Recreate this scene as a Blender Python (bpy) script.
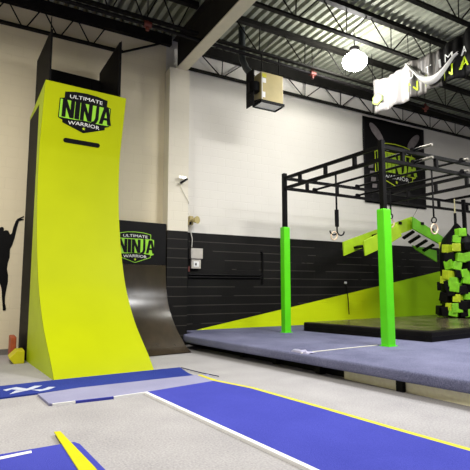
import bpy, bmesh, math, random
from mathutils import Vector, Matrix
from mathutils.geometry import tessellate_polygon

for o in list(bpy.data.objects):
    bpy.data.objects.remove(o)
S = bpy.context.scene
COL = S.collection
V = Vector

# ------------------------------------------------------------------ camera
cam_d = bpy.data.cameras.new('camera')
cam_d.sensor_width = 36.0
cam_d.lens = 465.0 / 470.0 * 36.0
cam_d.clip_start = 0.05
cam = bpy.data.objects.new('camera', cam_d)
COL.objects.link(cam)
PITCH, YAW = math.radians(6.5024), math.radians(29.2408)
fw = V((math.sin(YAW) * math.cos(PITCH), math.cos(YAW) * math.cos(PITCH), math.sin(PITCH)))
rt = V((math.cos(YAW), -math.sin(YAW), 0))
up = rt.cross(fw)
m = Matrix((rt, up, -fw)).transposed().to_4x4()
m.translation = V((0, 0, 1.2))
cam.matrix_world = m
S.camera = cam

# ------------------------------------------------------------------ world, lights, exposure
w = bpy.data.worlds.new('world')
S.world = w
w.use_nodes = True
w.node_tree.nodes['Background'].inputs[0].default_value = (0.9, 0.95, 1.0, 1)
w.node_tree.nodes['Background'].inputs[1].default_value = 0.3
S.view_settings.view_transform = 'Standard'
S.view_settings.look = 'None'
S.view_settings.gamma = 1.0
S.view_settings.exposure = 0.0


def lamp_area(name, loc, power, color, size):
    d = bpy.data.lights.new(name, 'AREA')
    d.shape = 'DISK'
    d.size = size
    d.energy = power
    d.color = color
    o = bpy.data.objects.new(name, d)
    o.location = loc
    COL.objects.link(o)
    return o


# position, power, colour, kind: lamp in view first, then unseen fill lamps added
LAMPS = [
    ((7.10, 7.25, 6.10), 95, (1.0, 1.0, 0.985), 'open'),
    ((5.9, 4.0, 6.05), 395, (1.0, 0.995, 0.98), 'down'),
    ((8.4, 1.2, 6.05), 270, (1.0, 1.0, 1.0), 'down'),
    ((-0.9, 4.6, 6.05), 400, (1.0, 0.95, 0.86), 'down'),
    ((13.4, 3.2, 6.05), 240, (1.0, 0.98, 0.95), 'down'),
    ((2.3, 2.2, 6.05), 105, (1.0, 0.99, 0.98), 'down'),
]

# ------------------------------------------------------------------ materials
MATS = {}


def new_mat(name):
    mt = bpy.data.materials.new(name)
    mt.use_nodes = True
    nt = mt.node_tree
    return mt, nt, nt.nodes['Principled BSDF']


def srgb(r, g, b):
    f = lambda c: (c / 255) / 12.92 if c <= 10.3 else (((c / 255) + 0.055) / 1.055) ** 2.4
    return (f(r), f(g), f(b), 1)


def mat(name, rgb, rough=0.6, metal=0.0, noise=8.0, amt=0.10, bump=0.0, spec=0.5, stretch=None, bscale=None, emit=0.0):
    if name in MATS:
        return MATS[name]
    mt, nt, p = new_mat(name)
    c = srgb(*rgb)
    tc = nt.nodes.new('ShaderNodeTexCoord')
    n = nt.nodes.new('ShaderNodeTexNoise')
    n.inputs['Scale'].default_value = noise
    n.inputs['Detail'].default_value = 5
    if stretch:
        mp = nt.nodes.new('ShaderNodeMapping')
        mp.inputs['Scale'].default_value = stretch
        nt.links.new(tc.outputs['Object'], mp.inputs[0])
        nt.links.new(mp.outputs[0], n.inputs['Vector'])
    else:
        nt.links.new(tc.outputs['Object'], n.inputs['Vector'])
    r = nt.nodes.new('ShaderNodeValToRGB')
    r.color_ramp.elements[0].position = 0.3
    r.color_ramp.elements[1].position = 0.7
    r.color_ramp.elements[0].color = tuple(x * (1 - amt) for x in c[:3]) + (1,)
    r.color_ramp.elements[1].color = tuple(min(1, x * (1 + amt)) for x in c[:3]) + (1,)
    nt.links.new(n.outputs['Fac'], r.inputs[0])
    nt.links.new(r.outputs[0], p.inputs['Base Color'])
    p.inputs['Roughness'].default_value = rough
    p.inputs['Metallic'].default_value = metal
    p.inputs['Specular IOR Level'].default_value = spec
    if bump:
        n2 = nt.nodes.new('ShaderNodeTexNoise')
        n2.inputs['Scale'].default_value = bscale or noise * 4
        n2.inputs['Detail'].default_value = 3
        nt.links.new(tc.outputs['Object'], n2.inputs['Vector'])
        b = nt.nodes.new('ShaderNodeBump')
        b.inputs['Strength'].default_value = bump
        b.inputs['Distance'].default_value = 0.02
        nt.links.new(n2.outputs['Fac'], b.inputs['Height'])
        nt.links.new(b.outputs[0], p.inputs['Normal'])
    if emit:
        p.inputs['Emission Color'].default_value = c
        p.inputs['Emission Strength'].default_value = emit
    MATS[name] = mt
    return mt


def block_wall(name, white, black_top=None, stripe=False, axis='X'):
    """painted concrete block; optional black lower paint and a rising yellow green paint stripe"""
    mt, nt, p = new_mat(name)
    L = nt.links.new
    tc = nt.nodes.new('ShaderNodeTexCoord')
    sp = nt.nodes.new('ShaderNodeSeparateXYZ')
    L(tc.outputs['Object'], sp.inputs[0])
    cb = nt.nodes.new('ShaderNodeCombineXYZ')
    L(sp.outputs[axis], cb.inputs[0])
    L(sp.outputs['Z'], cb.inputs[1])
    br = nt.nodes.new('ShaderNodeTexBrick')
    br.inputs['Scale'].default_value = 1.0
    br.inputs['Brick Width'].default_value = 0.406
    br.inputs['Row Height'].default_value = 0.2032
    br.inputs['Mortar Size'].default_value = 0.008
    br.inputs['Mortar Smooth'].default_value = 0.4
    br.inputs['Color1'].default_value = (0, 0, 0, 1)
    br.inputs['Color2'].default_value = (0.25, 0.25, 0.25, 1)
    br.inputs['Mortar'].default_value = (1, 1, 1, 1)
    L(cb.outputs[0], br.inputs['Vector'])
    nz = nt.nodes.new('ShaderNodeTexNoise')
    nz.inputs['Scale'].default_value = 1.7
    nz.inputs['Detail'].default_value = 6
    L(tc.outputs['Object'], nz.inputs['Vector'])

    def math_(op, a, b):
        n = nt.nodes.new('ShaderNodeMath')
        n.operation = op
        for i, x in enumerate((a, b)):
            if isinstance(x, (int, float)):
                n.inputs[i].default_value = x
            else:
                L(x, n.inputs[i])
        return n.outputs[0]

    def mix(f, a, b):
        n = nt.nodes.new('ShaderNodeMix')
        n.data_type = 'RGBA'
        L(f, n.inputs['Factor'])
        for s, x in (('A', a), ('B', b)):
            sock = [i for i in n.inputs if i.name == s and i.type == 'RGBA'][0]
            if isinstance(x, tuple):
                sock.default_value = x
            else:
                L(x, sock)
        return [o for o in n.outputs if o.type == 'RGBA'][0]
    d = tuple(x * 0.93 for x in white[:3]) + (1,)
    colr = mix(nz.outputs['Fac'], d, white)
    colr = mix(math_('MULTIPLY', br.outputs['Fac'], 0.10), colr, tuple(x * 0.75 for x in white[:3]) + (1,))
    if black_top:
        blk = mix(nz.outputs['Fac'], srgb(13, 12, 11), srgb(24, 22, 20))
        # paler horizontal joints: light caught from above, put into the colour
        nj = nt.nodes.new('ShaderNodeTexNoise')
        nj.inputs['Scale'].default_value = 1.1
        nj.inputs['Detail'].default_value = 2
        L(tc.outputs['Object'], nj.inputs['Vector'])
        row = math_('FRACT', math_('DIVIDE', sp.outputs['Z'], 0.2032), 0)
        ln = math_('LESS_THAN', row, 0.075)
        ln = math_('MULTIPLY', ln, math_('GREATER_THAN', nj.outputs['Fac'], 0.43))
        blk = mix(math_('MULTIPLY', ln, 0.6), blk, srgb(84, 80, 74))
        f = math_('LESS_THAN', sp.outputs['Z'], black_top)
        colr = mix(f, colr, blk)
    if stripe:
        lim = math_('ADD', math_('MULTIPLY', math_('SUBTRACT', sp.outputs['X'], 4.05), 0.1735), 0.222)
        f = math_('LESS_THAN', sp.outputs['Z'], lim)
        f = math_('MULTIPLY', f, math_('LESS_THAN', sp.outputs['X'], 12.72))
        f = math_('MULTIPLY', f, math_('GREATER_THAN', sp.outputs['X'], 4.05))
        yel = mix(nz.outputs['Fac'], srgb(208, 232, 4), srgb(220, 238, 10))
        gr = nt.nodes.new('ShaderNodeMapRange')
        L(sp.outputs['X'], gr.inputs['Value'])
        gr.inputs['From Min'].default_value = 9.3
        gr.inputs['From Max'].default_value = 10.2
        yel = mix(gr.outputs[0], yel, srgb(150, 196, 12))  # greener right part: dimmer, reflected light put into the stripe's colour
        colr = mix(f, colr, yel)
    L(colr, p.inputs['Base Color'])
    p.inputs['Roughness'].default_value = 0.6
    p.inputs['Specular IOR Level'].default_value = 0.2
    b = nt.nodes.new('ShaderNodeBump')
    b.inputs['Strength'].default_value = 0.35
    b.inputs['Distance'].default_value = 0.01
    h = math_('SUBTRACT', math_('MULTIPLY', nz.outputs['Fac'], 0.3), br.outputs['Fac'])
    L(h, b.inputs['Height'])
    L(b.outputs[0], p.inputs['Normal'])
    return mt


def carpet(name, c1, c2, scale=140.0, rough=0.95, bump=0.5):
    if name in MATS:
        return MATS[name]
    mt, nt, p = new_mat(name)
    L = nt.links.new
    tc = nt.nodes.new('ShaderNodeTexCoord')
    a = nt.nodes.new('ShaderNodeTexNoise')
    a.inputs['Scale'].default_value = scale
    a.inputs['Detail'].default_value = 4
    L(tc.outputs['Object'], a.inputs['Vector'])
    b2 = nt.nodes.new('ShaderNodeTexNoise')
    b2.inputs['Scale'].default_value = 1.6
    b2.inputs['Detail'].default_value = 6
    L(tc.outputs['Object'], b2.inputs['Vector'])
    mx = nt.nodes.new('ShaderNodeMath')
    mx.operation = 'MULTIPLY_ADD'
    L(b2.outputs['Fac'], mx.inputs[0])
    mx.inputs[1].default_value = 0.35
    ma = nt.nodes.new('ShaderNodeMath')
    ma.operation = 'MULTIPLY'
    L(a.outputs['Fac'], ma.inputs[0])
    ma.inputs[1].default_value = 0.65
    L(ma.outputs[0], mx.inputs[2])
    r = nt.nodes.new('ShaderNodeValToRGB')
    r.color_ramp.elements[0].position = 0.36
    r.color_ramp.elements[1].position = 0.64
    r.color_ramp.elements[0].color = srgb(*c1)
    r.color_ramp.elements[1].color = srgb(*c2)
    L(mx.outputs[0], r.inputs[0])
    L(r.outputs[0], p.inputs['Base Color'])
    p.inputs['Roughness'].default_value = rough
    p.inputs['Specular IOR Level'].default_value = 0.15
    bp = nt.nodes.new('ShaderNodeBump')
    bp.inputs['Strength'].default_value = bump
    bp.inputs['Distance'].default_value = 0.01
    L(a.outputs['Fac'], bp.inputs['Height'])
    L(bp.outputs[0], p.inputs['Normal'])
    MATS[name] = mt
    return mt


LIME = mat('lime_laminate', (176, 186, 2), 0.5, noise=2.0, amt=0.03, spec=0.12)
LIME_SIDE = mat('lime_paint', (186, 208, 10), 0.5, noise=3.0, amt=0.05)
BLACKPLY = mat('black_painted_plywood', (15, 14, 15), 0.6, noise=4, amt=0.25, spec=0.14)
BLACKLAM = mat('worn_black_laminate', (54, 45, 32), 0.24, noise=2.2, amt=0.22, stretch=(2, 2, 0.6), bump=0.06, bscale=3)
BLACKMATT = mat('matt_black_laminate', (16, 15, 16), 0.55, noise=3, amt=0.2, spec=0.14)
STEEL = mat('black_steel', (11, 10, 11), 0.5, noise=10, amt=0.3, spec=0.12)
PIPESTEEL = mat('worn_steel_bar', (150, 146, 136), 0.4, metal=0.5, noise=14, amt=0.3)
PAD = mat('green_vinyl', (98, 228, 24), 0.38, noise=5, amt=0.04)
JOIST = mat('dark_grey_joist_paint', (20, 18, 18), 0.6, noise=6, amt=0.2, spec=0.14)
JOISTR = mat('grey_joist_paint', (26, 25, 22), 0.6, noise=6, amt=0.2, spec=0.14)
DECKM = mat('galvanised_roof_deck', (150, 153, 138), 0.5, noise=3, amt=0.15, metal=0.0)
CREAM = mat('lit_beam_paint', (222, 214, 190), 0.6, noise=5, amt=0.05)  # cream tone puts the lit underside into the beam's colour
DARKBEAM = mat('shaded_beam_paint', (44, 41, 39), 0.7, noise=3, amt=0.2, spec=0.14)  # dark tone puts the beam's shaded faces into the colour
WHITE_V = mat('white_vinyl', (240, 240, 238), 0.5, noise=4, amt=0.02)
BLACK_V = mat('black_vinyl', (10, 9, 11), 0.5, noise=5, amt=0.2, spec=0.14)
GREEN_V = mat('light_green_vinyl', (150, 216, 44), 0.5, noise=5, amt=0.03)
LIME_V = mat('lime_vinyl', (196, 220, 20), 0.5, noise=5, amt=0.03)
BLUE = carpet('blue_carpet', (58, 63, 156), (72, 77, 176))
BLUE2 = carpet('deep_blue_carpet', (36, 50, 126), (48, 64, 148))
LAV = carpet('grey_lavender_carpet', (136, 136, 166), (158, 158, 188))
NAVY = carpet('slate_blue_carpet', (80, 82, 108), (126, 127, 154), scale=90)
RUBBER = mat('black_crash_mat_vinyl', (20, 17, 16), 0.5, noise=7, amt=0.3, spec=0.14)
MATTOP = mat('worn_sheen_black_mat', (86, 78, 60), 0.24, noise=2.6, amt=0.8, bump=0.12, bscale=4)  # pale mottling: wear plus the wall's reflected sheen put into the colour
WOODC = mat('cream_plywood', (252, 244, 212), 0.7, noise=4, amt=0.06, stretch=(1, 6, 6))
WOODRING = mat('pale_wood', (226, 200, 168), 0.5, noise=20, amt=0.15)
TAN = mat('tan_enamel', (186, 170, 116), 0.45, noise=4, amt=0.08)
GREYBOX = mat('grey_enamel', (196, 190, 180), 0.5, noise=8, amt=0.08)
SILVER = mat('aluminium', (214, 214, 210), 0.3, metal=0.8, noise=6, amt=0.05)
YELLOWF = mat('yellow_foam_vinyl', (204, 198, 10), 0.5, noise=6, amt=0.06)
YELLOWT = mat('yellow_tape', (212, 206, 40), 0.5, noise=8, amt=0.08)
ORANGE = mat('rust_orange_vinyl', (176, 84, 46), 0.6, noise=5, amt=0.2)
CUBEG = mat('green_foam_block', (134, 212, 34), 0.5, noise=9, amt=0.18)
CUBEY = mat('lime_foam_block', (206, 228, 44), 0.5, noise=9, amt=0.14)
CUBEK = mat('black_foam_block', (14, 12, 14), 0.5, noise=9, amt=0.3, spec=0.14)
ROPE = mat('pale_rope', (206, 196, 150), 0.8, noise=30, amt=0.2)
WHITEWIRE = mat('white_cable', (226, 222, 210), 0.6, noise=20, amt=0.05)
RED = mat('red_fitting', (104, 44, 34), 0.5, noise=10, amt=0.2)
DEVIL = mat('lime_plywood_board', (168, 206, 22), 0.5, noise=6, amt=0.08)
DEVILR = mat('green_plywood_board', (110, 190, 30), 0.5, noise=6, amt=0.12)


# ------------------------------------------------------------------ mesh helpers
def world_loc(o):
    p = V((0, 0, 0))
    while o is not None:
        p += o.location
        o = o.parent
    return p


class MB:
    def __init__(self):
        self.v, self.f = [], []

    def add(self, vs, fs):
        n = len(self.v)
        self.v += [V(p) for p in vs]
        self.f += [tuple(i + n for i in f) for f in fs]
        return self

    def hexa(self, p):
        return self.add(p, [(0, 3, 2, 1), (4, 5, 6, 7), (0, 1, 5, 4), (1, 2, 6, 5), (2, 3, 7, 6), (3, 0, 4, 7)])

    def box(self, x0, x1, y0, y1, z0, z1):
        return self.hexa([(x0, y0, z0), (x1, y0, z0), (x1, y1, z0), (x0, y1, z0),
                          (x0, y0, z1), (x1, y0, z1), (x1, y1, z1), (x0, y1, z1)])

    def rbox(self, c, sx, sy, sz, ang=0, tilt=None):
        c = V(c)
        R = Matrix.Rotation(ang, 3, 'Z')
        if tilt is not None:
            R = tilt
        ps = []
        for z in (-sz, sz):
            for x, y in ((-sx, -sy), (sx, -sy), (sx, sy), (-sx, sy)):
                ps.append(c + R @ V((x / 2, y / 2, z / 2)))
        return self.hexa(ps)

    def bar(self, a, b, wd, ht=None, upv=(0, 0, 1)):
        """rectangular bar from a to b"""
        a, b = V(a), V(b)
        ht = ht or wd
        d = (b - a).normalized()
        u = V(upv)
        if abs(d.dot(u)) > 0.98:
            u = V((0, 1, 0))
        s = d.cross(u).normalized() * wd / 2
        t = s.cross(d).normalized() * ht / 2
        return self.hexa([a - s - t, a + s - t, a + s + t, a - s + t, b - s - t, b + s - t, b + s + t, b - s + t])

    def tube(self, pts, r, n=10, caps=True):
        pts = [V(p) for p in pts]
        rs = r if isinstance(r, (list, tuple)) else [r] * len(pts)
        vs, fs = [], []
        d0 = (pts[1] - pts[0]).normalized()
        u = V((0, 0, 1)) if abs(d0.z) < 0.9 else V((1, 0, 0))
        s = d0.cross(u).normalized()
        for i, p in enumerate(pts):
            d = (pts[min(i + 1, len(pts) - 1)] - pts[max(i - 1, 0)]).normalized()
            s = (s - d * s.dot(d)).normalized()
            t = d.cross(s)
            for k in range(n):
                a = 2 * math.pi * k / n
                vs.append(p + (s * math.cos(a) + t * math.sin(a)) * rs[i])
        for i in range(len(pts) - 1):
            for k in range(n):
                k2 = (k + 1) % n
                fs.append((i * n + k, i * n + k2, (i + 1) * n + k2, (i + 1) * n + k))
        if caps:
            fs.append(tuple(range(n - 1, -1, -1)))
            fs.append(tuple((len(pts) - 1) * n + k for k in range(n)))
        return self.add(vs, fs)

    def ring(self, c, R, r, ux, uz, n=28, k=8):
        c, ux, uz = V(c), V(ux).normalized(), V(uz).normalized()
        ny = ux.cross(uz)
        vs, fs = [], []
        for i in range(n):
            a = 2 * math.pi * i / n
            e = ux * math.cos(a) + uz * math.sin(a)
            for j in range(k):
                b = 2 * math.pi * j / k
                vs.append(c + e * (R + r * math.cos(b)) + ny * r * math.sin(b))
        for i in range(n):
            for j in range(k):
                i2, j2 = (i + 1) % n, (j + 1) % k
                fs.append((i * k + j, i2 * k + j, i2 * k + j2, i * k + j2))
        return self.add(vs, fs)

    def prism(self, poly, fn, d0, d1):
        """poly: 2D points; fn(a, b, d) -> 3D; thickness from d0 to d1"""
        n = len(poly)
        tri = tessellate_polygon([[V((p[0], p[1], 0)) for p in poly]])
        vs = [fn(a, b, d0) for a, b in poly] + [fn(a, b, d1) for a, b in poly]
        fs = [tuple(t) for t in tri] + [tuple(i + n for i in reversed(t)) for t in tri]
        for i in range(n):
            j = (i + 1) % n
            fs.append((i, j, j + n, i + n))
        return self.add(vs, fs)

    def lathe(self, prof, c, n=24):
        c = V(c)
        vs, fs = [], []
        for r, z in prof:
            for k in range(n):
                a = 2 * math.pi * k / n
                vs.append(c + V((r * math.cos(a), r * math.sin(a), z)))
        for i in range(len(prof) - 1):
            for k in range(n):
                k2 = (k + 1) % n
                fs.append((i * n + k, i * n + k2, (i + 1) * n + k2, (i + 1) * n + k))
        fs.append(tuple(range(n - 1, -1, -1)))
        fs.append(tuple((len(prof) - 1) * n + k for k in range(n)))
        return self.add(vs, fs)

    def build(self, name, mt, parent=None, smooth=False, bevel=0.0, seg=2):
        me = bpy.data.meshes.new(name)
        o0 = world_loc(parent) if parent else V((0, 0, 0))
        me.from_pydata([tuple(p - o0) for p in self.v], [], self.f)
        bm = bmesh.new()
        bm.from_mesh(me)
        bmesh.ops.recalc_face_normals(bm, faces=bm.faces)
        if bevel:
            es = [e for e in bm.edges if len(e.link_faces) == 2 and e.calc_face_angle(0) > 0.6]
            bmesh.ops.bevel(bm, geom=es, offset=bevel, segments=seg, profile=0.6, affect='EDGES', clamp_overlap=True)
        if smooth:
            for f in bm.faces:
                f.smooth = True
            for e in bm.edges:
                if len(e.link_faces) == 2 and e.calc_face_angle(0) > 0.7:
                    e.smooth = False
        bm.to_mesh(me)
        bm.free()
        me.materials.append(mt)
        o = bpy.data.objects.new(name, me)
        COL.objects.link(o)
        if parent:
            o.parent = parent
        return o


def tag(o, label=None, cat=None, group=None, kind=None):
    if label:
        o['label'] = label
    if cat:
        o['category'] = cat
    if group:
        o['group'] = group
    if kind:
        o['kind'] = kind
    return o


def thing(name, loc, label, cat, group=None):
    o = bpy.data.objects.new(name, None)
    o.location = loc
    o.empty_display_size = 0.1
    COL.objects.link(o)
    return tag(o, label, cat, group)


def struct(o, label, cat):
    return tag(o, label, cat, kind='structure')


def copy_tree(o, parent=None, offset=None):
    c = o.copy()
    COL.objects.link(c)
    c.parent = parent
    if offset is not None:
        c.location = c.location + V(offset)
    for ch in list(o.children):
        copy_tree(ch, c)
    return c


def text_mesh(s, height, width):
    """flat lettering as vertices/faces centred on (0,0), stretched to width x height"""
    cu = bpy.data.curves.new('lettering', 'FONT')
    cu.body = s
    cu.resolution_u = 2
    ob = bpy.data.objects.new('lettering', cu)
    COL.objects.link(ob)
    dg = bpy.context.evaluated_depsgraph_get()
    dg.update()
    me = bpy.data.meshes.new_from_object(ob.evaluated_get(dg))
    vs = [v.co.copy() for v in me.vertices]
    fs = [tuple(p.vertices) for p in me.polygons]
    bpy.data.objects.remove(ob)
    bpy.data.meshes.remove(me)
    bpy.data.curves.remove(cu)
    x0, x1 = min(v.x for v in vs), max(v.x for v in vs)
    y0, y1 = min(v.y for v in vs), max(v.y for v in vs)
    return [((v.x - (x0 + x1) / 2) / (x1 - x0) * width, (v.y - (y0 + y1) / 2) / (y1 - y0) * height) for v in vs], fs


LET = {
    'N': [(0, 0), (0, 1), (.34, 1), (.68, .45), (.68, 1), (1, 1), (1, 0), (.66, 0), (.32, .55), (.32, 0)],
    'I': [(0, 0), (0, 1), (1, 1), (1, 0)],
    'J': [(.50, 1.12), (.95, 1.0), (1, .22), (.72, 0), (.25, -.14), (-.25, -.12), (-.1, .02), (.3, .1), (.46, .28)],
    'A': [(0, 0), (.30, 1), (.70, 1), (1, 0), (.70, 0), (.63, .26), (.37, .26), (.30, 0)],
}


def shield_logo(parent, org, ux, uz, sc, outline, flap, letter, base=0.004, name='shield_logo'):
    """printed shield: top band, flaps with tall letters, pointed lower shield, star"""
    org, ux, uz = V(org), V(ux).normalized(), V(uz).normalized()
    nn = ux.cross(uz).normalized()

    def at(a, b, d):
        return org + ux * (a * sc) + uz * (b * sc) + nn * d
    d = base
    plate = MB()
    out = [(-.47, -.16), (-.47, .185), (-.39, .205), (-.39, .315), (-.2, .35), (0, .362), (.2, .35), (.39, .315), (.39, .205),
           (.47, .185), (.47, -.16), (.39, -.19), (.39, -.235), (0, -.365), (-.39, -.235), (-.39, -.19)]
    plate.prism(out, at, 0.0, d)
    root = plate.build(name, outline, parent)
    MB().prism([(-.455, -.15), (-.455, .175), (.455, .175), (.455, -.15)], at, d, d + .002).build('flap_panel', flap, root)
    MB().prism([(-.375, .20), (-.375, .302), (-.2, .336), (0, .347), (.2, .336), (.375, .302), (.375, .20)], at, d, d + .002).build('top_band', BLACK_V, root)
    MB().prism([(-.375, -.165), (-.375, -.225), (0, -.35), (.375, -.225), (.375, -.165), (0, -.135)], at, d, d + .003).build('lower_shield', BLACK_V, root)
    x = -.415
    for ch, wd in (('N', .215), ('I', .085), ('N', .215), ('J', .115), ('A', .235)):
        mb = MB()
        mb.prism([(x + a * wd, -.135 + b * .315) for a, b in LET[ch]], at, d + .002, d + .005)
        mb.build('big_letter', letter, root)
        if ch == 'A':
            MB().prism([(x + .40 * wd, -.135 + .40 * .315), (x + .5 * wd, -.135 + .74 * .315), (x + .60 * wd, -.135 + .40 * .315)],
                       at, d + .005, d + .006).build('letter_hole', flap, root)
        x += wd + (.012 if ch != 'I' else .014)
    for s, zc, hh, ww, arch in (('ULTIMATE', .262, .062, .60, -.16), ('WARRIOR', -.205, .066, .58, -.22)):
        pts, fs = text_mesh(s, hh, ww)
        mb = MB()
        mb.add([at(a, zc + b + arch * a * a, d + .006) for a, b in pts], fs)
        mb.build('small_lettering', WHITE_V, root)
    st = []
    for k in range(10):
        a = math.pi / 2 + k * math.pi / 5
        r = .032 if k % 2 == 0 else .014
        st.append((r * math.cos(a), -.285 + r * math.sin(a)))
    MB().prism(st, at, d + .003, d + .006).build('star', LIME_V, root)
    return root


# ------------------------------------------------------------------ the setting
X0, X1, Y0, Y1, ZD = -4.5, 17.0, -5.0, 9.55, 6.9
FLOORM = carpet('beige_carpet', (147, 145, 147), (177, 174, 175), scale=60)
struct(MB().box(X0, X1, Y0, Y1 + .2, -0.2, 0.0).build('floor', FLOORM), 'pale beige speckled carpet floor of the gym hall', 'floor')
WALLW = block_wall('painted_block_black_white', srgb(232, 228, 219), 2.44, True)
WALLP = block_wall('painted_block_white', srgb(232, 228, 219), 2.44, False, 'Y')
WALLR = block_wall('painted_block_white_rear', srgb(238, 226, 196), None, False, 'X')
WALLF = block_wall('painted_block_front', srgb(232, 228, 219), 2.44, False, 'X')

# back wall: white block left of the pier, black lower paint right of it
struct(MB().box(3.55, X1, Y1, Y1 + .2, 0, 7.2).build('wall_back', WALLW),
       'white block wall with black lower half and rising lime paint stripe', 'wall')
struct(MB().box(X0, 3.55, Y1, Y1 + .2, 0, 7.2).build('wall_back_left', WALLR),
       'plain off white block wall behind the tall lime ramp', 'wall')
struct(MB().box(X0 - .2, X0, Y0, Y1 + .2, 0, 7.2).build('wall_left', WALLP), 'white block side wall with black lower half at the left', 'wall')
struct(MB().box(X1, X1 + .2, Y0, Y1 + .2, 0, 7.2).build('wall_right', WALLP), 'white block side wall with black lower half at the right', 'wall')
struct(MB().box(X0, X1, Y0 - .2, Y0, 0, 7.2).build('wall_front', WALLF), 'white block wall with black lower half behind the camera', 'wall')

# corrugated steel roof deck, ribs running towards the back wall
dk = MB()
pitch, dep = 0.19, 0.15
xs = []
x = X0
while x < X1:
    xs += [(x, ZD), (x + .085, ZD), (x + .10, ZD + dep), (x + .175, ZD + dep)]
    x += pitch
vs = []
for x, z in xs:
    vs += [(x, Y0, z), (x, Y1 + .1, z)]
dk.add(vs, [(2 * i, 2 * i + 2, 2 * i + 3, 2 * i + 1) for i in range(len(xs) - 1)])
dk.box(X0, X1, Y0, Y1 + .2, ZD + dep + .05, ZD + dep + .15)
struct(dk.build('ceiling', DECKM), 'corrugated metal roof deck with ribs running to the back wall', 'ceiling')
struct(MB().box(X0, 3.52, Y1 - .012, Y1, 0, .10).build('baseboard_back', mat('grey_base', (120, 116, 110), 0.6)),
       'low grey base strip along the plain wall', 'baseboard')

# pier under the roof beam
PIERM = block_wall('painted_pier', srgb(233, 226, 208), 2.42, False)
pr = struct(MB().box(3.53, 4.0, 9.24, 9.56, 0, 6.06).build('wall_pier', PIERM),
            'square white wall pier with black base under the roof beam', 'pillar')

# ------------------------------------------------------------------ roof steel
bm_ = thing('roof_beam', (3.77, 4.0, 6.06), 'deep roof beam with cream underside resting on the wall pier', 'beam')
MB().box(3.69, 3.94, Y0 + .02, 9.5, 6.06, 6.085).build('bottom_flange', CREAM, bm_)
MB().box(3.805, 3.825, Y0 + .02, 9.5, 6.085, 6.83).build('beam_web', DARKBEAM, bm_)
MB().box(3.69, 3.94, Y0 + .02, 9.5, 6.83, 6.855).build('top_flange', DARKBEAM, bm_)
MB().box(3.62, 3.98, 9.26, 9.5, 6.045, 6.06).build('bearing_plate', DARKBEAM, bm_)


def joist(y, xa, xb, zb, zt, first, step, vert, mt, label, rise=None, zt2=None):
    """open web joist along X: top chord angles, bottom chord, zigzag rods"""
    t = thing('roof_joist', ((xa + xb) / 2, y, zb), label, 'joist', 'open web roof joists')
    zt2 = zt2 or zt + .10
    MB().box(xa, xb, y - .06, y + .06, zt, zt2).build('top_chord', mt, t)
    b0, b1 = (xa, xb) if rise is None else (min(xa, rise[0]) if rise[1] > 0 else rise[0], rise[0] if rise[1] > 0 else xb)
    mb = MB()
    mb.box(b0, b1, y - .045, y + .045, zb - .02, zb + .025)
    mb.build('bottom_chord', mt, t)
    n0 = int(math.floor((b0 - first) / step)) + 1
    web = MB()
    x = first + n0 * step
    while x < b1 - .05:
        for s in (-1, 1):
            xe = x + s * (step * (.43 if not vert else .45))
            web.tube([(x + s * .03, y, zb), (xe, y, zt)], .014, 6)
        if vert:
            web.tube([(x, y, zb), (x + .02, y, zt)], .012, 6)
        x += step
    if rise is not None:
        web.tube([(rise[0], y, zb), (rise[0] + rise[1], y, zt)], .024, 6)
    web.build('web_rods', mt, t)
    return t


joist(9.45, X0 + .05, 3.62, 6.235, 6.66, .585, .64, False, JOIST, 'joist against the back wall above the tall lime ramp', (2.52, .86), 6.88)
joist(9.45, 3.92, X1 - .05, 6.235, 6.66, 7.42, 1.245, True, JOISTR, 'joist against the back wall above the white and black wall', None, 6.88)
joist(7.98, 3.92, X1 - .05, 6.20, 6.76, 5.06, 1.22, True, JOISTR, 'second joist out from the back wall, beside the glaring lamp')
joist(6.555, 3.92, X1 - .05, 6.20, 6.76, 4.97, 1.25, True, JOISTR, 'third joist out from the back wall, in front of the glaring lamp')
joist(5.13, 3.92, X1 - .05, 6.20, 6.76, 5.2, 1.25, True, JOISTR, 'fourth joist out from the back wall, nearest in the photo')
joist(7.98, X0 + .05, 3.62, 6.22, 6.76, .6, .64, False, JOIST, 'dark joist left of the roof beam, above the lime ramp top')
joist(6.555, X0 + .05, 3.62, 6.22, 6.76, .6, .64, False, JOIST, 'dark joist left of the roof beam, nearer than the ramp top')

pp = thing('sprinkler_pipe', (6, 8.16, 6.2), 'long dark sprinkler pipe crossing under the joists with red fittings', 'pipe')
MB().tube([(X0 + .1, 7.95, 6.13), (2.86, 8.03, 6.14), (6.87, 8.12, 6.14), (X1 - .1, 8.3, 6.14)], .036, 12).build('pipe', JOIST, pp, True)
for px in (2.6, 6.6, 10.6):
    yy = 8.02 + (px - 2.6) * .022
    f = MB().tube([(px, yy, 6.02), (px, yy, 6.24)], .035, 10)
    f.tube([(px - .07, yy, 6.14), (px + .07, yy + .002, 6.14)], .06, 12)
    f.build('fitting', RED, pp, True)
    MB().tube([(px, yy, 6.2), (px, yy, 6.88)], .01, 6).build('hanger_rod', JOIST, pp)

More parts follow.
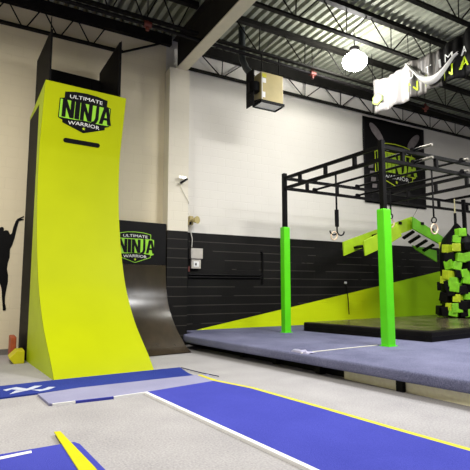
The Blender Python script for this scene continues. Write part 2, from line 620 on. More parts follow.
# lamps
for i, (loc, pw, c, kind) in enumerate(LAMPS):
    L = V(loc)
    if kind == 'down':
        lamp_area('fill_light', (L.x, L.y, L.z - .06), pw, c, 1.5)  # area light of an added fill lamp out of view
    t = thing('high_bay_or_fill_lamp', (L.x, L.y, L.z), ['glaring white high bay lamp hanging between two joists',
              'unseen fill lamp right of the roof beam, hanging over the rig', 'unseen fill lamp hanging in front of the rig near the right',
              'unseen fill lamp left of the roof beam, hanging in front of the lime ramp', 'unseen fill lamp hanging at the far right end',
              'unseen fill lamp hanging over the long blue mat'][i], 'lamp', 'high bay lamps')
    MB().tube([(L.x, L.y, L.z + .35), (L.x, L.y, 6.93)], .012, 6).build('hanger_rod', JOIST, t)
    MB().lathe([(.05, .33), (.11, .32), (.11, .40), (.05, .42)], L, 16).build('ballast_housing', JOIST, t, True)
    GL = mat('lamp_glow', (255, 253, 248), .4, emit=105, amt=0.0)
    if kind == 'open':
        g = MB()
        pr_ = [(.27 * math.sin(a), -.24 * math.cos(a) * .8 + .08) for a in [math.pi * k / 12 for k in range(1, 12)]]
        g.lathe(pr_, L, 20)
        o = g.build('glass_globe', GL, t, True)
    else:
        MB().lathe([(.28, -.02), (.26, .08), (.13, .28), (.06, .33)], L, 20).build('reflector', SILVER, t, True)

# unit heater
ht = thing('unit_heater', (5.3, 7.98, 5.08), 'tan boxed unit heater with louvred outlet hanging below the joists', 'heater')
MB().box(5.05, 5.60, 7.88, 8.20, 5.12, 5.74).build('cabinet', TAN, ht, bevel=.012)
MB().box(5.055, 5.07, 7.875, 7.88, 5.14, 5.72).build('label_strip', WHITE_V, ht)
MB().box(5.075, 5.16, 7.874, 7.88, 5.50, 5.60).build('rating_sticker', WHITE_V, ht)
MB().box(5.075, 5.14, 7.874, 7.88, 5.18, 5.30).build('rating_sticker', WHITE_V, ht)
MB().box(5.06, 5.17, 7.873, 7.88, 5.62, 5.70).build('warning_sticker', YELLOWT, ht)
g = MB()
g.box(5.03, 5.62, 7.86, 7.88, 5.06, 5.12).box(5.03, 5.62, 8.20, 8.22, 5.06, 5.12).box(5.03, 5.05, 7.88, 8.20, 5.06, 5.12).box(5.60, 5.62, 7.88, 8.20, 5.06, 5.12)
g.build('outlet_frame', STEEL, ht)
g = MB()
for k in range(5):
    g.bar((5.06, 7.91 + k * .065, 5.085), (5.59, 7.91 + k * .065, 5.085), .064, .006)
g.build('louvres', mat('white_enamel', (255, 255, 252), .5, amt=0.0), ht)
g = MB()
g.box(4.90, 4.92, 7.96, 8.26, 5.02, 5.80)
for k in range(7):
    g.tube([(4.92, 7.98 + k * .04, 5.1), (5.05, 7.9 + k * .05, 5.14)], .008, 5)
g.build('fan_guard', JOIST, ht)
MB().lathe([(.06, -.12), (.12, -.1), (.12, .1), (.06, .12)], (4.97, 8.04, 5.42), 14).build('fan_motor', STEEL, ht, True)
MB().tube([(4.92, 8.0, 5.3), (4.78, 8.02, 5.2), (4.78, 8.02, 5.12), (4.9, 8.02, 5.08)], .012, 6).build('gas_pipe', STEEL, ht)
for x, y in ((5.10, 7.95), (5.54, 7.95)):
    MB().tube([(x, y, 5.7), (x, y, 6.20)], .012, 6).build('hanger_rod', JOIST, ht)
fl = thing('flue_pipe', (4.75, 8.3, 5.9), 'grey flue pipe rising to the roof beside the unit heater', 'pipe')
MB().tube([(5.02, 8.30, 5.86), (4.95, 8.35, 5.98), (4.86, 8.35, 6.16), (4.84, 8.35, 6.88)], .075, 14).build('flue', mat('dark_slate_duct', (52, 58, 58), .5, noise=5), fl, True)

# ------------------------------------------------------------------ tall lime ramp
A1 = math.radians(4.5)
RO = V((1.008, 6.583, 0))
U1, V1 = V((math.cos(A1), math.sin(A1), 0)), V((-math.sin(A1), math.cos(A1), 0))
W1 = 1.36


def R1(u, v, z):
    return RO + U1 * u + V1 * v + V((0, 0, z))


def smooth_profile(P, n=6):
    out = []
    for i in range(len(P) - 1):
        p0 = V(P[max(i - 1, 0)]); p1 = V(P[i]); p2 = V(P[i + 1]); p3 = V(P[min(i + 2, len(P) - 1)])
        for k in range(n):
            t = k / n
            out.append(.5 * ((2 * p1) + (p2 - p0) * t + (2 * p0 - 5 * p1 + 4 * p2 - p3) * t * t + (3 * p1 - p0 - 3 * p2 + p3) * t ** 3))
    out.append(V(P[-1]))
    return [(p.x, p.y) for p in out]


P1 = smooth_profile([(0, 0), (.20, .18), (.79, .65), (1.20, 1.15), (1.43, 1.61), (1.60, 2.13), (1.70, 2.65), (1.74, 3.15), (1.73, 3.55)])
P1 += [(1.72, 3.65), (1.47, 4.67)]
wr = thing('warped_wall', tuple(RO), 'tall lime green curved ramp wall with black side boxes on top', 'ramp')
back = [(v + .035, z - .01) for v, z in reversed(P1)]
MB().prism(P1 + back, lambda a, b, d: R1(d, a, b), -.022, W1 + .022).build('riding_face', LIME, wr, True)
side = [(v + .012, z - .004) for v, z in P1] + [(2.78, 4.42), (2.78, 4.36), (1.93, 4.40), (1.95, 0.0)]
for u0, u1 in ((-.022, -.0005), (W1 + .0005, W1 + .022)):
    MB().prism(side, lambda a, b, d: R1(d, a, b), u0, u1).build('side_panel', LIME_SIDE, wr)
    MB().prism([(1.953, .0), (1.935, 4.395), (2.78, 4.355), (2.78, .0)], lambda a, b, d: R1(d, a, b), u0 + .001, u1 - .001).build('rear_side_panel', BLACKPLY, wr)
MB().prism([(1.52, 4.60), (1.52, 4.64), (2.78, 4.41), (2.78, 4.37)], lambda a, b, d: R1(d, a, b), .01, W1 - .01).build('platform', BLACKPLY, wr)
for ua, ub in ((.055, .085), (W1 - .085, W1 - .055)):
    MB().prism([(1.60, 4.60), (1.60, 5.66 if ua < .5 else 5.80), (2.80, 5.58 if ua < .5 else 5.66), (2.80, 4.40)], lambda a, b, d: R1(d, a, b), ua, ub).build('wing_panel', BLACKPLY, wr)
    MB().prism([(1.58, 4.58), (1.58, 5.88 if ua < .5 else 5.82), (1.64, 5.90 if ua < .5 else 5.82), (1.64, 4.58)], lambda a, b, d: R1(d, a, b), ua - .005 if ua < .5 else ub, ua if ua < .5 else ub + .005).build('wing_post', BLACKPLY, wr)
MB().prism([(2.76, 4.40), (2.76, 5.48), (2.79, 5.48), (2.79, 4.40)], lambda a, b, d: R1(d, a, b), .086, W1 - .086).build('back_panel', BLACKPLY, wr)
MB().prism([(2.745, 4.42), (2.745, 5.46), (2.757, 5.46), (2.757, 4.42)], lambda a, b, d: R1(d, a, b), W1 * .80, W1 * .82).build('panel_joint', STEEL, wr)
for u in (.12, .5, W1 - .5, W1 - .12):
    MB().prism([(2.68, .0), (2.68, 4.37), (2.76, 4.36), (2.76, .0)], lambda a, b, d: R1(d, a, b), u - .04, u + .04).build('rear_post', BLACKPLY, wr)
dz = V((0, 0, 1.02)) + V1 * (-.25)
zdir = dz.normalized()


def R1face(u, z):
    return R1(u, 1.72 - .25 * (z - 3.65) / 1.02, z)


shield_logo(wr, R1face(.675, 4.262), U1, zdir, .95, BLACK_V, GREEN_V, BLACK_V)
sl = []
for k in range(9):
    a = math.pi / 2 + math.pi * k / 8
    sl.append((-.28 + .04 * math.cos(a), .04 * math.sin(a)))
for k in range(9):
    a = -math.pi / 2 + math.pi * k / 8
    sl.append((.28 + .04 * math.cos(a), .04 * math.sin(a)))
so = R1face(.672, 3.76)
nn1 = U1.cross(zdir)
MB().prism(sl, lambda a, b, d: so + U1 * a + zdir * b + nn1 * d, -.002, .004).build('grip_slot', BLACK_V, wr)


# things stored behind the ramp
yw = MB().prism([(-.13, .09), (-.02, .20), (.09, .20), (.09, .0), (-.06, .0)], lambda a, b, d: V((.69 + a, 8.3 + d, .0 + b)), .0, .42)
tag(yw.build('foam_wedge', YELLOWF, bevel=.008), 'yellow foam wedge on the floor behind the lime ramp', 'foam block')
tag(MB().box(.60, .69, 8.78, 9.25, 0, .38).build('foam_block', ORANGE, bevel=.02), 'rust orange foam block standing behind the yellow wedge', 'foam block')

# ------------------------------------------------------------------ small black ramp
A2 = math.radians(6)
BO = V((3.595, 8.11, 0))
U2, V2 = V((math.cos(A2), math.sin(A2), 0)), V((-math.sin(A2), math.cos(A2), 0))


def R2(u, v, z):
    return BO + U2 * u + V2 * v + V((0, 0, z))


W2 = 1.27
P2 = smooth_profile([(0, 0.015), (.22, .105), (.47, .29), (.72, .52), (.88, .716), (1.0, .94), (1.07, 1.18), (1.105, 1.45), (1.11, 1.67)])
br = thing('small_warped_wall', tuple(BO), 'low black curved ramp wall against the pier, right of the lime ramp', 'ramp')
back = [(v + .03, z - .012) for v, z in reversed(P2)]
MB().prism(P2 + back, lambda a, b, d: R2(d, a, b), -W2 - .02, .02).build('riding_face', BLACKLAM, br, True)
MB().prism([(1.11, 1.675), (1.11, 2.545), (1.14, 2.545), (1.14, 1.675)], lambda a, b, d: R2(d, a, b), -W2, 0).build('upper_panel', BLACKMATT, br)
for u0, u1 in ((.0005, .02), (-W2 - .02, -W2 - .0005)):
    MB().prism([(v + .01, max(z - .004, .0)) for v, z in P2] + [(1.11, 2.545), (1.16, 2.545), (1.16, 0)], lambda a, b, d: R2(d, a, b), u0, u1).build('side_panel', BLACKPLY, br)
shield_logo(br, R2(-.672, 1.109, 2.02), U2, (0, 0, 1), .87, GREEN_V, GREEN_V, BLACK_V)

# ------------------------------------------------------------------ wall fittings by the pier
yw_ = Y1 - .004
t = thing('disconnect_box', (4.3, 9.5, 1.7), 'grey electrical box with switch below on the black wall', 'electrical box')
MB().box(4.17, 4.46, 9.44, yw_, 1.85, 2.08).build('enclosure', GREYBOX, t, bevel=.008)
MB().box(4.19, 4.42, 9.46, yw_, 1.63, 1.83).build('switch_plate', GREYBOX, t, bevel=.006)
MB().box(4.24, 4.37, 9.452, 9.46, 1.67, 1.79).build('switch_cover', WHITE_V, t)
MB().box(4.28, 4.31, 9.445, 9.452, 1.70, 1.75).build('toggle', BLACK_V, t)
t = thing('conduit', (4.12, 9.5, 1.4), 'black painted conduit dropping beside the electrical box then running right', 'conduit')
MB().tube([(4.12, 9.52, 2.42), (4.12, 9.52, 1.2)], .022, 8).build('drop', BLACKPLY, t, True)
for z in (1.50, 1.44):
    MB().tube([(4.14, 9.52, z), (6.02, 9.52, z), (6.08, 9.52, z + .05)], .018, 8).build('run', STEEL, t, True)
MB().tube([(6.10, 9.52, 1.3), (6.10, 9.52, 2.02), (6.06, 9.52, 2.08)], .022, 8).build('riser', BLACKPLY, t, True)
MB().box(4.13, 4.17, 9.5, yw_, 1.56, 1.68).build('red_tab', RED, t)

t = thing('alarm_horn', (4.24, 9.4, 2.7), 'small beige alarm horn at the corner of the pier', 'alarm')
MB().box(4.13, 4.22, 9.44, yw_, 2.60, 2.80).build('horn_base', TAN, t, bevel=.01)
MB().tube([(4.18, 9.44, 2.70), (4.22, 9.38, 2.70), (4.255, 9.30, 2.70)], [.04, .055, .085], 16).build('horn', TAN, t, True)
MB().box(4.12, 4.15, 9.40, 9.44, 2.60, 2.66).build('dark_opening', BLACK_V, t)
MB().tube([(4.17, 9.5, 2.60), (4.18, 9.5, 2.45), (4.22, 9.5, 2.3), (4.21, 9.5, 2.1)], .012, 6).build('cable_tail', WHITEWIRE, t, True)
wc = MB().tube([(4.13, 9.50, 2.84), (4.06, 9.47, 2.92), (4.02, 9.36, 2.98), (4.012, 9.225, 3.06), (3.95, 9.225, 3.16), (3.86, 9.225, 3.3), (3.80, 9.225, 3.42)], .009, 6)
tag(wc.build('cable', WHITEWIRE, None, True), 'thin white cable looping from the pier down to the alarm horn', 'cable')
t = thing('wall_camera', (3.8, 9.2, 3.5), 'little black and silver camera high on the white pier', 'camera')
MB().tube([(3.78, 9.24, 3.44), (3.80, 9.14, 3.50)], .018, 8).build('bracket', SILVER, t, True)
MB().bar((3.77, 9.15, 3.44), (3.92, 9.10, 3.55), .045).build('camera_body', BLACK_V, t, bevel=.01)
MB().box(3.74, 3.90, 9.13, 9.17, 3.55, 3.60).build('hood', SILVER, t)
t = thing('wall_hook', (8.74, 9.5, 1.34), 'tiny white wall hook with dark cable on the black wall', 'hook')
MB().box(8.71, 8.77, 9.5, yw_, 1.31, 1.37).build('hook_plate', WHITE_V, t, bevel=.01)
MB().tube([(8.745, 9.515, 1.31), (8.78, 9.515, 1.15), (8.81, 9.515, .9), (8.83, 9.515, .5)], .012, 6).build('cable', JOISTR, t, True)

# black silhouette of a reaching person stuck on the left wall
SIL = [(23.5, 216), (24.2, 217), (20.5, 218.6), (24, 219.5), (23.5, 220.3), (18.8, 221.2), (16.8, 230), (15.2, 239), (13.2, 246), (11.2, 250), (11.3, 258),
       (9.8, 264), (9.3, 270), (10.7, 276), (10.9, 283), (9.8, 290), (8.9, 298), (9.2, 304), (10.6, 309.5), (10.2, 311.5), (7.4, 311.2), (6.6, 304),
       (5.6, 297), (5.0, 290), (3.2, 284), (1.5, 290), (0.2, 298), (-1.6, 305), (-1.5, 310), (-5, 311), (-4.5, 304), (-3.4, 292), (-3.0, 280), (-2.4, 270),
       (-1.2, 262), (-1.8, 252), (-4, 258), (-7, 262), (-7.6, 260), (-4.2, 254), (-3, 244), (-1.4, 237), (-.2, 235), (-1.2, 232), (-.8, 228.6), (.8, 227),
       (2.8, 227), (4.0, 228.6), (4.0, 231), (6.0, 230.3), (8.4, 231), (10.6, 235), (12.2, 233.8), (13.2, 228), (15.3, 221.5), (17.0, 219)]
pl = [(.374 + x * .0165, 2.30 - (y - 228) * .01826 + .0015 * x) for x, y in SIL]
sd = MB().prism(pl, lambda a, b, d: V((a, d, b)), yw_ - .006, yw_)
tag(sd.build('wall_decal', BLACK_V), 'black silhouette of a reaching person stuck on the white wall', 'wall decal')

# ------------------------------------------------------------------ wall banner
wb = thing('wall_banner', (10.8, 9.5, 3.6), 'black wall banner with green shield above the rig', 'banner')
bn = MB()
nx, nz = 16, 20
xa, xb, za, zb = 9.53, 12.12, 3.62, 6.15
vs = []
for j in range(nz + 1):
    for i in range(nx + 1):
        a, b = i / nx, j / nz
        vs.append((xa + (xb - xa) * a, 9.505 + .012 * math.sin(a * 9 + b * 2) + .008 * math.sin(b * 11), za + (zb - za) * b))
bn.add(vs, [(j * (nx + 1) + i, j * (nx + 1) + i + 1, (j + 1) * (nx + 1) + i + 1, (j + 1) * (nx + 1) + i) for j in range(nz) for i in range(nx)])
o = bn.build('fabric', BLACK_V, wb, True)
md = o.modifiers.new('thickness', 'SOLIDIFY')
md.thickness = .006
GREYV = mat('mottled_grey', (120, 112, 112), 0.6, noise=6, amt=0.25)
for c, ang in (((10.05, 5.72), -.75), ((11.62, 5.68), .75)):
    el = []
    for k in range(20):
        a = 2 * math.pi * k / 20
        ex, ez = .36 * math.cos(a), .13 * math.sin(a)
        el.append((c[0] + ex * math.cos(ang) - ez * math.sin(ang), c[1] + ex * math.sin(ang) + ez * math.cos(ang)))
    MB().prism(el, lambda a, b, d: V((a, d, b)), 9.472, 9.476).build('grey_ellipse', GREYV, wb)  # tilted grey ellipse near each top corner of the banner
for k, (xx, zz) in enumerate(((9.68, 4.62), (9.72, 4.42), (9.76, 4.24), (9.80, 4.05))):
    MB().prism([(xx, zz), (xx + .18, zz + .02), (xx + .20, zz + .13), (xx + .02, zz + .12)], lambda a, b, d: V((a, d, b)), 9.472, 9.476).build('faded_print', GREYV, wb)
shield_logo(wb, (10.80, 9.476, 4.83), (1, 0, 0), (0, 0, 1), 1.82, LIME_V, BLACK_V, DEVIL, name='shield_print')

# ------------------------------------------------------------------ hanging ceiling banner
cb = thing('ceiling_banner', (8.2, 6.4, 5.3), 'draped black and white banner hung from the joists beside the lamp', 'banner')


def top_z(y):
    # pinned to the joists, sagging between
    pins = [(7.82, 6.22), (6.72, 6.20), (5.15, 6.30), (4.3, 6.30)]
    for (a, za), (b, zb) in zip(pins, pins[1:]):
        if a >= y >= b:
            t = (a - y) / (a - b)
            return za + (zb - za) * t - .10 * math.sin(math.pi * t)
    return 6.1


def bot_z(y):
    return 5.36 - .02 * math.sin((7.82 - y) * 2.2) - .03 * max(0, 6.6 - y)


def ban(y, t):
    """point of the cloth at depth y, t from bottom 0 to top 1"""
    z = bot_z(y) + (top_z(y) - bot_z(y)) * t
    amp = .025 + .035 * (1 - t)
    return V((8.2 + amp * math.sin(y * 13) + .02 * math.sin(y * 29 + 2 * t), y, z))


def cloth(ya, yb, name, mt, n):
    mb = MB()
    vs = []
    for i in range(n + 1):
        for j in range(11):
            vs.append(ban(ya + (yb - ya) * i / n, j / 10))
    mb.add(vs, [(i * 11 + j, (i + 1) * 11 + j, (i + 1) * 11 + j + 1, i * 11 + j + 1) for i in range(n) for j in range(10)])
    o = mb.build(name, mt, cb, True)
    md = o.modifiers.new('thickness', 'SOLIDIFY')
    md.thickness = .004
    return o


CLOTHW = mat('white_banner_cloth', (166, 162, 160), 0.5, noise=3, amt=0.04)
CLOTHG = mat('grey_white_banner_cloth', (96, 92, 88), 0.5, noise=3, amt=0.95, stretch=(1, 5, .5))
CLOTHK = mat('black_banner_cloth', (16, 15, 15), 0.6, noise=3, amt=0.3, spec=0.1)
HEMW = mat('white_hem_cloth', (236, 234, 230), 0.5, noise=3, amt=0.04)
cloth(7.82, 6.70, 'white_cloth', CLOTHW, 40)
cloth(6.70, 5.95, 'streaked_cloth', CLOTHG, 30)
cloth(5.95, 4.30, 'black_cloth', CLOTHK, 50)
# sagging folded hem
sw = []
for k in range(15):
    t_ = k / 14
    y = 6.70 - t_ * 1.25
    sw.append(V((8.10, y, 6.12 - .30 * t_ - .52 * math.sin(math.pi * min(1, t_ * 1.02)) ** 1.2 * (1 - .2 * t_))))
h = MB()
vs = []
for k, p in enumerate(sw):
    e = .06 + .13 * math.sin(math.pi * k / 14)
    vs += [p + V((0, 0, e * .5)), p + V((-.05, 0, 0)), p + V((0, 0, -e * .5))]
h.add(vs, [(3 * k + j, 3 * k + 3 + j, 3 * k + 4 + j, 3 * k + 1 + j) for k in range(14) for j in range(2)])
o = h.build('sagging_hem', HEMW, cb, True)
md = o.modifiers.new('thickness', 'SOLIDIFY')
md.thickness = .01
for s, yc, zc, hh, ww, mt in (('U', 6.62, 5.84, .17, .10, WHITE_V), ('L', 6.40, 5.80, .17, .10, WHITE_V), ('T', 6.18, 5.79, .17, .13, WHITE_V),
                              ('I', 5.94, 5.83, .17, .035, WHITE_V), ('M', 5.70, 5.85, .17, .17, WHITE_V), ('A', 5.39, 5.87, .17, .17, WHITE_V), ('T', 5.08, 5.88, .17, .15, WHITE_V),
                              ('N', 6.60, 5.58, .22, .20, LIME_V), ('I', 6.26, 5.58, .22, .07, LIME_V), ('N', 5.74, 5.56, .24, .26, LIME_V),
                              ('A', 5.40, 5.63, .24, .24, LIME_V)):
    pts, fs = text_mesh(s, hh, ww)
    mb = MB()
    vs = []
    for a, b in pts:
        y = yc - a
        z = zc + b
        t_ = (z - bot_z(y)) / (top_z(y) - bot_z(y))
        vs.append(ban(y, t_) + V((-.03, 0, 0)))
    mb.add(vs, fs)
    o = mb.build('letter', mt, cb)
    md = o.modifiers.new('thickness', 'SOLIDIFY')
    md.thickness = .004
pts = [(.17 * math.cos(a), .15 * math.sin(a)) for a in [2 * math.pi * k / 6 + .5 for k in range(6)]]
inn = [(a * .75, b * .75) for a, b in pts]
MB().prism(pts, lambda a, b, d: V((d, 7.6 - a, 5.66 + b)), 8.125, 8.13).build('faded_emblem', mat('pale_green_print', (190, 214, 110), .6, noise=9, amt=.15), cb)
MB().prism(inn, lambda a, b, d: V((d, 7.6 - a, 5.66 + b)), 8.119, 8.125).build('faded_emblem_centre', CLOTHW, cb)
for y in (7.80, 6.72, 5.2):
    MB().tube([(8.2, y, top_z(y) - .03), (8.2, y, 6.9)], .008, 5).build('tie_cord', JOIST, cb)

# ------------------------------------------------------------------ platform with blue carpet
pf = thing('carpeted_platform', (5, 6, 0), 'low platform with slate blue carpet under the rig', 'platform')
top = [(4.62, 1.0), (4.38, 2.98), (4.26, 3.9), (4.10, 5.2), (3.86, 6.9), (3.65, 8.5), (3.74, 8.82), (4.06, 9.06), (4.06, 9.54), (16.5, 9.54), (16.5, 1.0)]
MB().prism(top, lambda a, b, d: V((a, b, d)), .145, .28).build('carpet_mat', NAVY, pf, True, bevel=.045, seg=3)
bas = [(4.75, 1.0), (4.62, 3.0), (4.52, 4.2), (4.38, 5.7), (4.18, 7.8), (4.07, 8.9), (4.10, 9.5), (16.4, 9.5), (16.4, 1.0)]
MB().prism(bas, lambda a, b, d: V((a, b, d)), .0, .145).build('base_frame', BLACKPLY, pf)
for a, b, z in (((4.39, 4.84), (4.45, 3.96), .135), ((4.455, 3.90), (4.54, 2.6), .135)):
    MB().bar((a[0], a[1], z / 2), (b[0], b[1], z / 2), .03, z).build('plywood_edge', WOODC, pf)
for (x, y) in ((4.36, 6.3), (4.42, 5.3), (4.51, 3.93), (4.28, 7.2)):
    MB().box(x - .12, x - .02, y - .05, y + .05, 0, .145).build('support_block', BLACKPLY, pf)
MB().tube([(4.10, 5.41, .284), (5.0, 5.48, .288), (5.72, 5.54, .286)], .008, 6).build('seam_cord', WHITEWIRE, pf)
rp = MB()
random.seed(4)
vs = []
for i in range(7):
    for j in range(5):
        vs.append((4.10 + .05 * j - .01 * i + .02 * (i > 3), 5.30 + .06 * i, .285 - (.09 if j == 0 else 0) + random.uniform(0, .028)))
rp.add(vs, [(i * 5 + j, (i + 1) * 5 + j, (i + 1) * 5 + j + 1, i * 5 + j + 1) for i in range(6) for j in range(4)])
o = rp.build('tape_patch', mat('silver_lilac_tape', (176, 172, 200), 0.4, noise=12, amt=0.2), pf, True)
o.modifiers.new('thickness', 'SOLIDIFY').thickness = .004

# ------------------------------------------------------------------ black crash mat
cm = thing('crash_mat', (9, 7, .28), 'thick black crash mat lying on the blue platform', 'mat')
cmp_ = [(6.27, 8.16), (6.86, 5.40), (11.6, 5.9), (11.55, 8.85), (6.38, 8.30)]
MB().prism(cmp_, lambda a, b, d: V((a, b, d)), .28, .455).build('mat_cover', RUBBER, cm, bevel=.02)
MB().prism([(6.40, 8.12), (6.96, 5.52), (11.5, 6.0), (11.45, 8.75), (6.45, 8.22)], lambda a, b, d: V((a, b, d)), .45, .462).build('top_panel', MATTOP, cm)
MB().tube([(6.262, 8.15, .37), (6.85, 5.392, .37), (11.6, 5.892, .37)], .008, 6).build('seam_welt', STEEL, cm)

# ------------------------------------------------------------------ floor mats
def flat(name, poly, z0, z1, mt, parent):
    return MB().prism(poly, lambda a, b, d: V((a, b, d)), z0, z1).build(name, mt, parent)


def along(poly, wd):
    """strip of width wd to the right of a polyline (towards +X side)"""
    out = []
    for i, p in enumerate(poly):
        a = V(poly[max(i - 1, 0)] + (0,)); b = V(poly[min(i + 1, len(poly) - 1)] + (0,))
        d = (b - a).normalized()
        n = V((-d.y, d.x, 0)) * wd
        out.append((p[0] + n.x, p[1] + n.y))
    return poly + out[::-1]


fa = thing('floor_mat', (1, 6.2, 0), 'deep blue carpet mat along the foot of the lime ramp', 'mat', 'roll out carpet mats')
A_ = [(-.9, 6.37), (.353, 6.47), (.99, 6.545), (2.36, 6.635), (2.777, 6.66), (2.70, 6.18), (2.69, 5.93), (2.2, 5.935), (1.18, 5.89), (.32, 5.79), (-.9, 5.68)]
flat('carpet_face', A_, .0, .018, BLUE2, fa)
for poly in ([(.42, 6.24), (.52, 6.30), (.62, 6.14), (.72, 6.27), (.80, 6.24), (.68, 6.08), (.60, 6.02)],
             [(.52, 5.98), (.60, 6.03), (.50, 6.10), (.42, 5.92)],
             [(.66, 6.05), (.78, 6.02), (.86, 6.12), (.93, 6.08), (.84, 5.96), (.74, 5.92)],
             [(.42, 6.24), (.37, 6.2), (.40, 6.12), (.46, 6.18)]):
    flat('white_print', poly, .018, .020, mat('faded_white_print', (188, 194, 214), .7, noise=20, amt=.1), fa)
MB().tube([(2.775, 6.6, .02), (2.86, 6.05, .02), (2.95, 5.72, .02)], .007, 6).build('loose_edge', mat('dark_blue_binding', (30, 32, 70), .8), fa)

fb = thing('floor_mat', (1.7, 5.5, 0), 'grey lavender carpet mat between two blue mats', 'mat', 'roll out carpet mats')
B_ = [(.70, 5.775), (.76, 5.21), (1.40, 5.215), (1.79, 5.268), (2.76, 5.46), (2.90, 5.93), (2.70, 5.945), (2.2, 5.93), (1.18, 5.885)]
flat('carpet_face', B_, .0, .022, LAV, fb)
for a, b, mt in (((.775, 5.205), (1.0, 5.212), WHITE_V), ((1.0, 5.212), (1.40, 5.212), BLUE), ((1.40, 5.212), (1.775, 5.26), WHITE_V)):
    MB().bar((a[0], a[1] - .006, .014), (b[0], b[1] - .006, .014), .02, .026).build('edge_binding', mt, fb)
MB().bar((.705, 5.75, .014), (.755, 5.22, .014), .02, .026).build('edge_binding', LAV, fb)

fc = thing('floor_mat', (2.5, 3.5, 0), 'long bright blue carpet mat with white and yellow edges running to the viewer', 'mat', 'roll out carpet mats')
left = [(2.20, .6), (2.11, 1.4), (2.024, 2.587), (1.955, 3.41), (1.80, 5.268)]
right = [(2.745, 5.46), (2.925, 4.868), (3.055, 3.748), (3.135, 2.929), (3.215, 2.255), (3.30, 1.4), (3.38, .6)]
flat('carpet_face', left + right, .0, .024, BLUE, fc)
flat('white_edge', along(left, .042), .0, .026, WHITE_V, fc)
flat('yellow_edge', along([(2.73, 5.93)] + right, .06), .0, .0235, YELLOWT, fc)

fd = thing('floor_mat', (.3, 3.2, 0), 'blue carpet mat at the lower left corner of the photo', 'mat', 'roll out carpet mats')
flat('carpet_face', [(-1.2, 3.80), (.235, 3.847), (.65, 3.867), (.745, 3.870), (.775, 3.80), (.814, 3.26), (.90, 2.2), (.98, 1.2), (-1.2, 1.2)], .0, .022, BLUE, fd)
flat('white_tape', [(-.9, 3.70), (.232, 3.785), (.436, 3.815), (.434, 3.765), (.23, 3.73), (-.9, 3.64)], .022, .0245, WHITE_V, fd)
yb = flat('tape_strip', [(.645, 4.19), (.692, 4.18), (.762, 3.285), (.83, 2.2), (.68, 2.2), (.66, 3.348)], .0225, .030, YELLOWF, None)
tag(yb, 'flat yellow strip lying across the corner blue mat', 'tape')

# ------------------------------------------------------------------ the rig
rig = thing('obstacle_rig', (8.9, 6.75, .28), 'black steel truss rig on green padded posts over the platform', 'climbing rig')
RA = math.radians(4)
posts = [(5.745, 8.076, .15), (5.835, 5.41, .165), (11.85, 8.076, .15), (11.95, 5.41, .165)]
ZT, ZL = 3.555, 3.335
for (x, y, s) in posts:
    MB().rbox((x, y, (2.46 + 3.66) / 2), .085, .085, 3.66 - 2.46, RA).build('post', STEEL, rig, bevel=.006)
    MB().rbox((x, y, (.281 + 2.49) / 2), s + .012, s - .012, 2.49 - .281, RA).build('post_pad', PAD, rig, bevel=.018)
    MB().rbox((x, y, .285), s + .05, s + .03, .008, RA).build('post_foot', PAD, rig)
for y in (8.076, 5.41):
    for z in (ZT, ZL):
        MB().bar((5.79, y, z), (14.0, y, z), .05, .062).build('rail', STEEL, rig)
    for x in (6.36, 7.23, 8.35, 9.6, 10.8, 12.0, 13.2):
        MB().bar((x + (.0 if y > 6 else -.02), y, ZL + .02), (x + (.0 if y > 6 else -.02), y, ZT - .02), .06).build('rung', STEEL, rig)
for xr, xf in ((5.745, 5.835), (9.0, 8.98), (11.05, 11.05)):
    for z in (ZT, ZL):
        if xr == 11.05 and z == ZL:
            continue
        MB().bar((xr, 8.076, z), (xf, 5.41, z), .05, .062).build('rail', STEEL, rig)
    RUNGY = (7.55, 6.78, 6.02)
    if xr < 11:
        for y in RUNGY:
            x = xr + (xf - xr) * (8.076 - y) / (8.076 - 5.41)
            MB().bar((x, y, ZL + .02), (x, y, ZT - .02), .06).build('rung', STEEL, rig)
for xr, xf, y1, za, zb in ((6.58, 6.63, 5.10, ZT + .055, ZL + .055), (7.87, 7.98, 5.36, ZT + .055, ZL + .055)):
    for z in (za, zb):
        b = MB().tube([(xr, 8.12, z), (xf, y1, z)], .024, 10).build('grip_bar', STEEL, rig, True)
        for yy in (8.076, 5.41):
            x = xr + (xf - xr) * (8.12 - yy) / (8.12 - y1)
            MB().tube([(x - .045, yy, z), (x + .045, yy, z)], .042, 10).build('clamp', STEEL, b, True)
        MB().tube([(xf - .0, y1 - .07, z), (xf, y1 + .28, z)], .026, 10).build('bright_end', PIPESTEEL, b, True)


# hanging straps with hooks and rings
def ring_strap(x, y, ztop, zring, R, label, hook=True, mt_ring=WOODRING):
    t = thing('hanging_ring', (x, y, zring), label, 'gym ring', 'rings hanging from the rig')
    MB().bar((x, y, ztop), (x, y, zring + R + .12), .035, .012).build('strap', STEEL, t)
    if hook:
        MB().bar((x, y, zring + R + .42), (x, y, zring + R + .1), .065, .05).build('padded_sleeve', BLACK_V, t, bevel=.01)
        for s in (-1, 1):
            pts = [(x, y, zring + R + .12)]
            for k in range(9):
                a = -math.pi * .5 * 0 + math.pi * k / 8
                pts.append((x + s * (.085 - .085 * math.cos(a)), y, zring + R + .02 - .075 * math.sin(a)))
            MB().tube(pts, .014, 8).build('hook', STEEL, t, True)
    else:
        MB().ring((x, y, zring + R + .07), .05, .012, (0, 1, 0), (0, 0, 1), 16, 6).build('strap_loop', STEEL, t, True)
    c = (x - (.075 if hook else 0), y - (.0 if not hook else .0), zring)
    MB().ring(c, R, .014, (1, 0, .12), (0, 0, 1)).build('ring', mt_ring, t, True)
    return t


ring_strap(5.795, 6.5, 3.32, 2.15, .072, 'wooden ring on a hook strap between the two green posts')
ring_strap(7.08, 5.41, 3.32, 2.24, .088, 'pale ring on a thin strap right of the near green post', False)
ring_strap(7.99, 7.2, 3.40, 2.62, .088, 'pale ring on a strap beside the near green post, over the green steps', False)

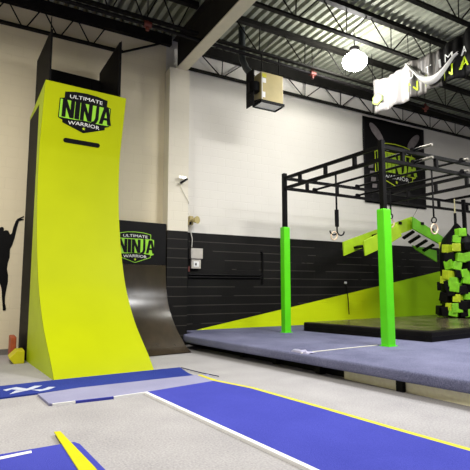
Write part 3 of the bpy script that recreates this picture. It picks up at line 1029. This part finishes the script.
# ------------------------------------------------------------------ green peaked steps
ds = thing('devil_steps', (9.4, 8.1, 2.0), 'peaked lime green step ladder of boards hanging behind the near post', 'climbing obstacle')
yf = lambda a, b, d: V((a, d, b))
MB().prism([(7.604, 2.29), (7.62, 1.955), (8.2, 2.16), (10.03, 2.74), (10.03, 3.08), (8.6, 2.615)], yf, 8.32, 8.36).build('side_board', DEVIL, ds, bevel=.006)
MB().prism([(7.80, 2.275), (7.835, 1.935), (8.5, 2.18), (9.07, 2.46), (8.93, 2.745)], yf, 7.85, 7.89).build('side_board', DEVIL, ds, bevel=.006)
MB().prism([(9.912, 3.05), (11.07, 2.58), (11.05, 2.33), (9.90, 2.725)], yf, 8.20, 8.24).build('side_board', DEVILR, ds, bevel=.006)
MB().prism([(10.4, 2.36), (11.388, 2.25), (11.384, 1.93), (10.55, 2.24)], yf, 8.66, 8.70).build('side_board', DEVILR, ds, bevel=.006)
for x, z in ((7.99, 2.18), (8.31, 2.34), (8.60, 2.50), (8.9, 2.56)):
    MB().rbox((x, 8.11, z), .14, .43, .05, 0, Matrix.Rotation(-.3, 3, 'Y')).build('step', BLACKPLY, ds)
for x, z in ((9.964, 2.675), (10.187, 2.569), (10.453, 2.464), (10.723, 2.36)):
    MB().hexa([V((x - .04, 8.24, z)), V((x + .045, 8.24, z - .035)), V((x + .145, 8.68, z - .175)), V((x + .06, 8.68, z - .14)),
               V((x - .04, 8.24, z + .03)), V((x + .045, 8.24, z - .005)), V((x + .145, 8.68, z - .145)), V((x + .06, 8.68, z - .11))]).build('step', BLACKPLY, ds)
for x, z in ((9.10, 2.76), (9.55, 2.90), (10.25, 2.92), (10.62, 2.78)):
    MB().rbox((x, 8.19 if x > 9.8 else 8.31, z - .03), .10, .03, .07).build('bolt_block', BLACKPLY, ds)
for x, y, z in ((8.84, 7.87, 2.70), (10.02, 8.34, 3.0)):
    MB().tube([(x, y, z), (x + .01, 8.09 if y > 8 else 8.06, 3.33)], .005, 5).build('hanger_cable', STEEL, ds)

# ------------------------------------------------------------------ hanging block cluster
hb = thing('hanging_block_bag', (10.95, 7.7, .47), 'hanging black bag covered with green and black foam blocks', 'climbing obstacle')
MB().tube([(10.93, 7.7, 3.53), (10.92, 7.7, 3.15)], .016, 8).build('rope', ROPE, hb, True)
MB().tube([(10.92, 7.7, 3.15), (10.92, 7.7, 2.80)], .035, 8).build('rope_sleeve', BLACK_V, hb, True)
core = MB().lathe([(.04, 2.42), (.14, 2.28), (.36, 2.02), (.44, 1.75), (.44, 1.1), (.44, .5), (.40, .15), (.25, .03)], (10.95, 7.7, .455), 20)
core.build('core', CUBEK, hb, True)
random.seed(11)
blocks = [(10.48, 7.64, 2.19, 1), (10.55, 7.45, 2.21, 1), (10.65, 7.34, 2.6, 2), (10.55, 7.45, 2.43, 2), (10.6, 7.39, 1.95, 2), (10.72, 7.29, 1.97, 2),
          (10.49, 7.59, 1.78, 2), (10.55, 7.45, 1.75, 2), (10.48, 7.65, 1.53, 1), (10.64, 7.34, 1.57, 2), (10.67, 7.32, 1.4, 2), (10.49, 7.77, 1.4, 1),
          (10.51, 7.54, 1.35, 2), (10.52, 7.5, 1.22, 2), (10.54, 7.47, 0.95, 1), (10.48, 7.64, 0.73, 1), (10.69, 7.31, 1.0, 2), (10.52, 7.5, 0.71, 2),
          (10.5, 7.57, 0.58, 2), (10.68, 7.31, 0.56, 2), (10.49, 7.77, 0.97, 0), (10.49, 7.6, 1.1, 0), (10.6, 7.39, 0.78, 0), (10.6, 7.39, 1.15, 0),
          (10.48, 7.64, 1.28, 0), (10.57, 7.43, 1.55, 0), (10.75, 7.27, 1.74, 0), (10.49, 7.6, 1.98, 0), (10.71, 7.29, 2.24, 0), (10.61, 7.38, 0.58, 0),
          (10.48, 7.74, 0.56, 0), (10.73, 7.29, 0.81, 0)]
for k in range(34):                                   # the sides turned away
    a = random.uniform(-1.9, 2.4)
    blocks.append((10.95 + .46 * math.cos(a), 7.7 + .46 * math.sin(a), random.uniform(.56, 2.35), random.choice((0, 0, 1, 2))))
for x, y, z, k in blocks:
    a = math.atan2(y - 7.7, x - 10.95) + random.uniform(-.35, .35)
    s = random.uniform(.18, .235)
    z = max(z, .475 + s * .62)
    if z > 2.3:
        x, y = 10.95 + (x - 10.95) * .72, 7.7 + (y - 7.7) * .72
    MB().rbox((x, y, z), s, s, s, a, Matrix.Rotation(a, 3, 'Z') @ Matrix.Rotation(random.uniform(-.25, .25), 3, 'X')).build(
        'foam_block', (CUBEK, CUBEY, CUBEG)[k], hb, bevel=.018)
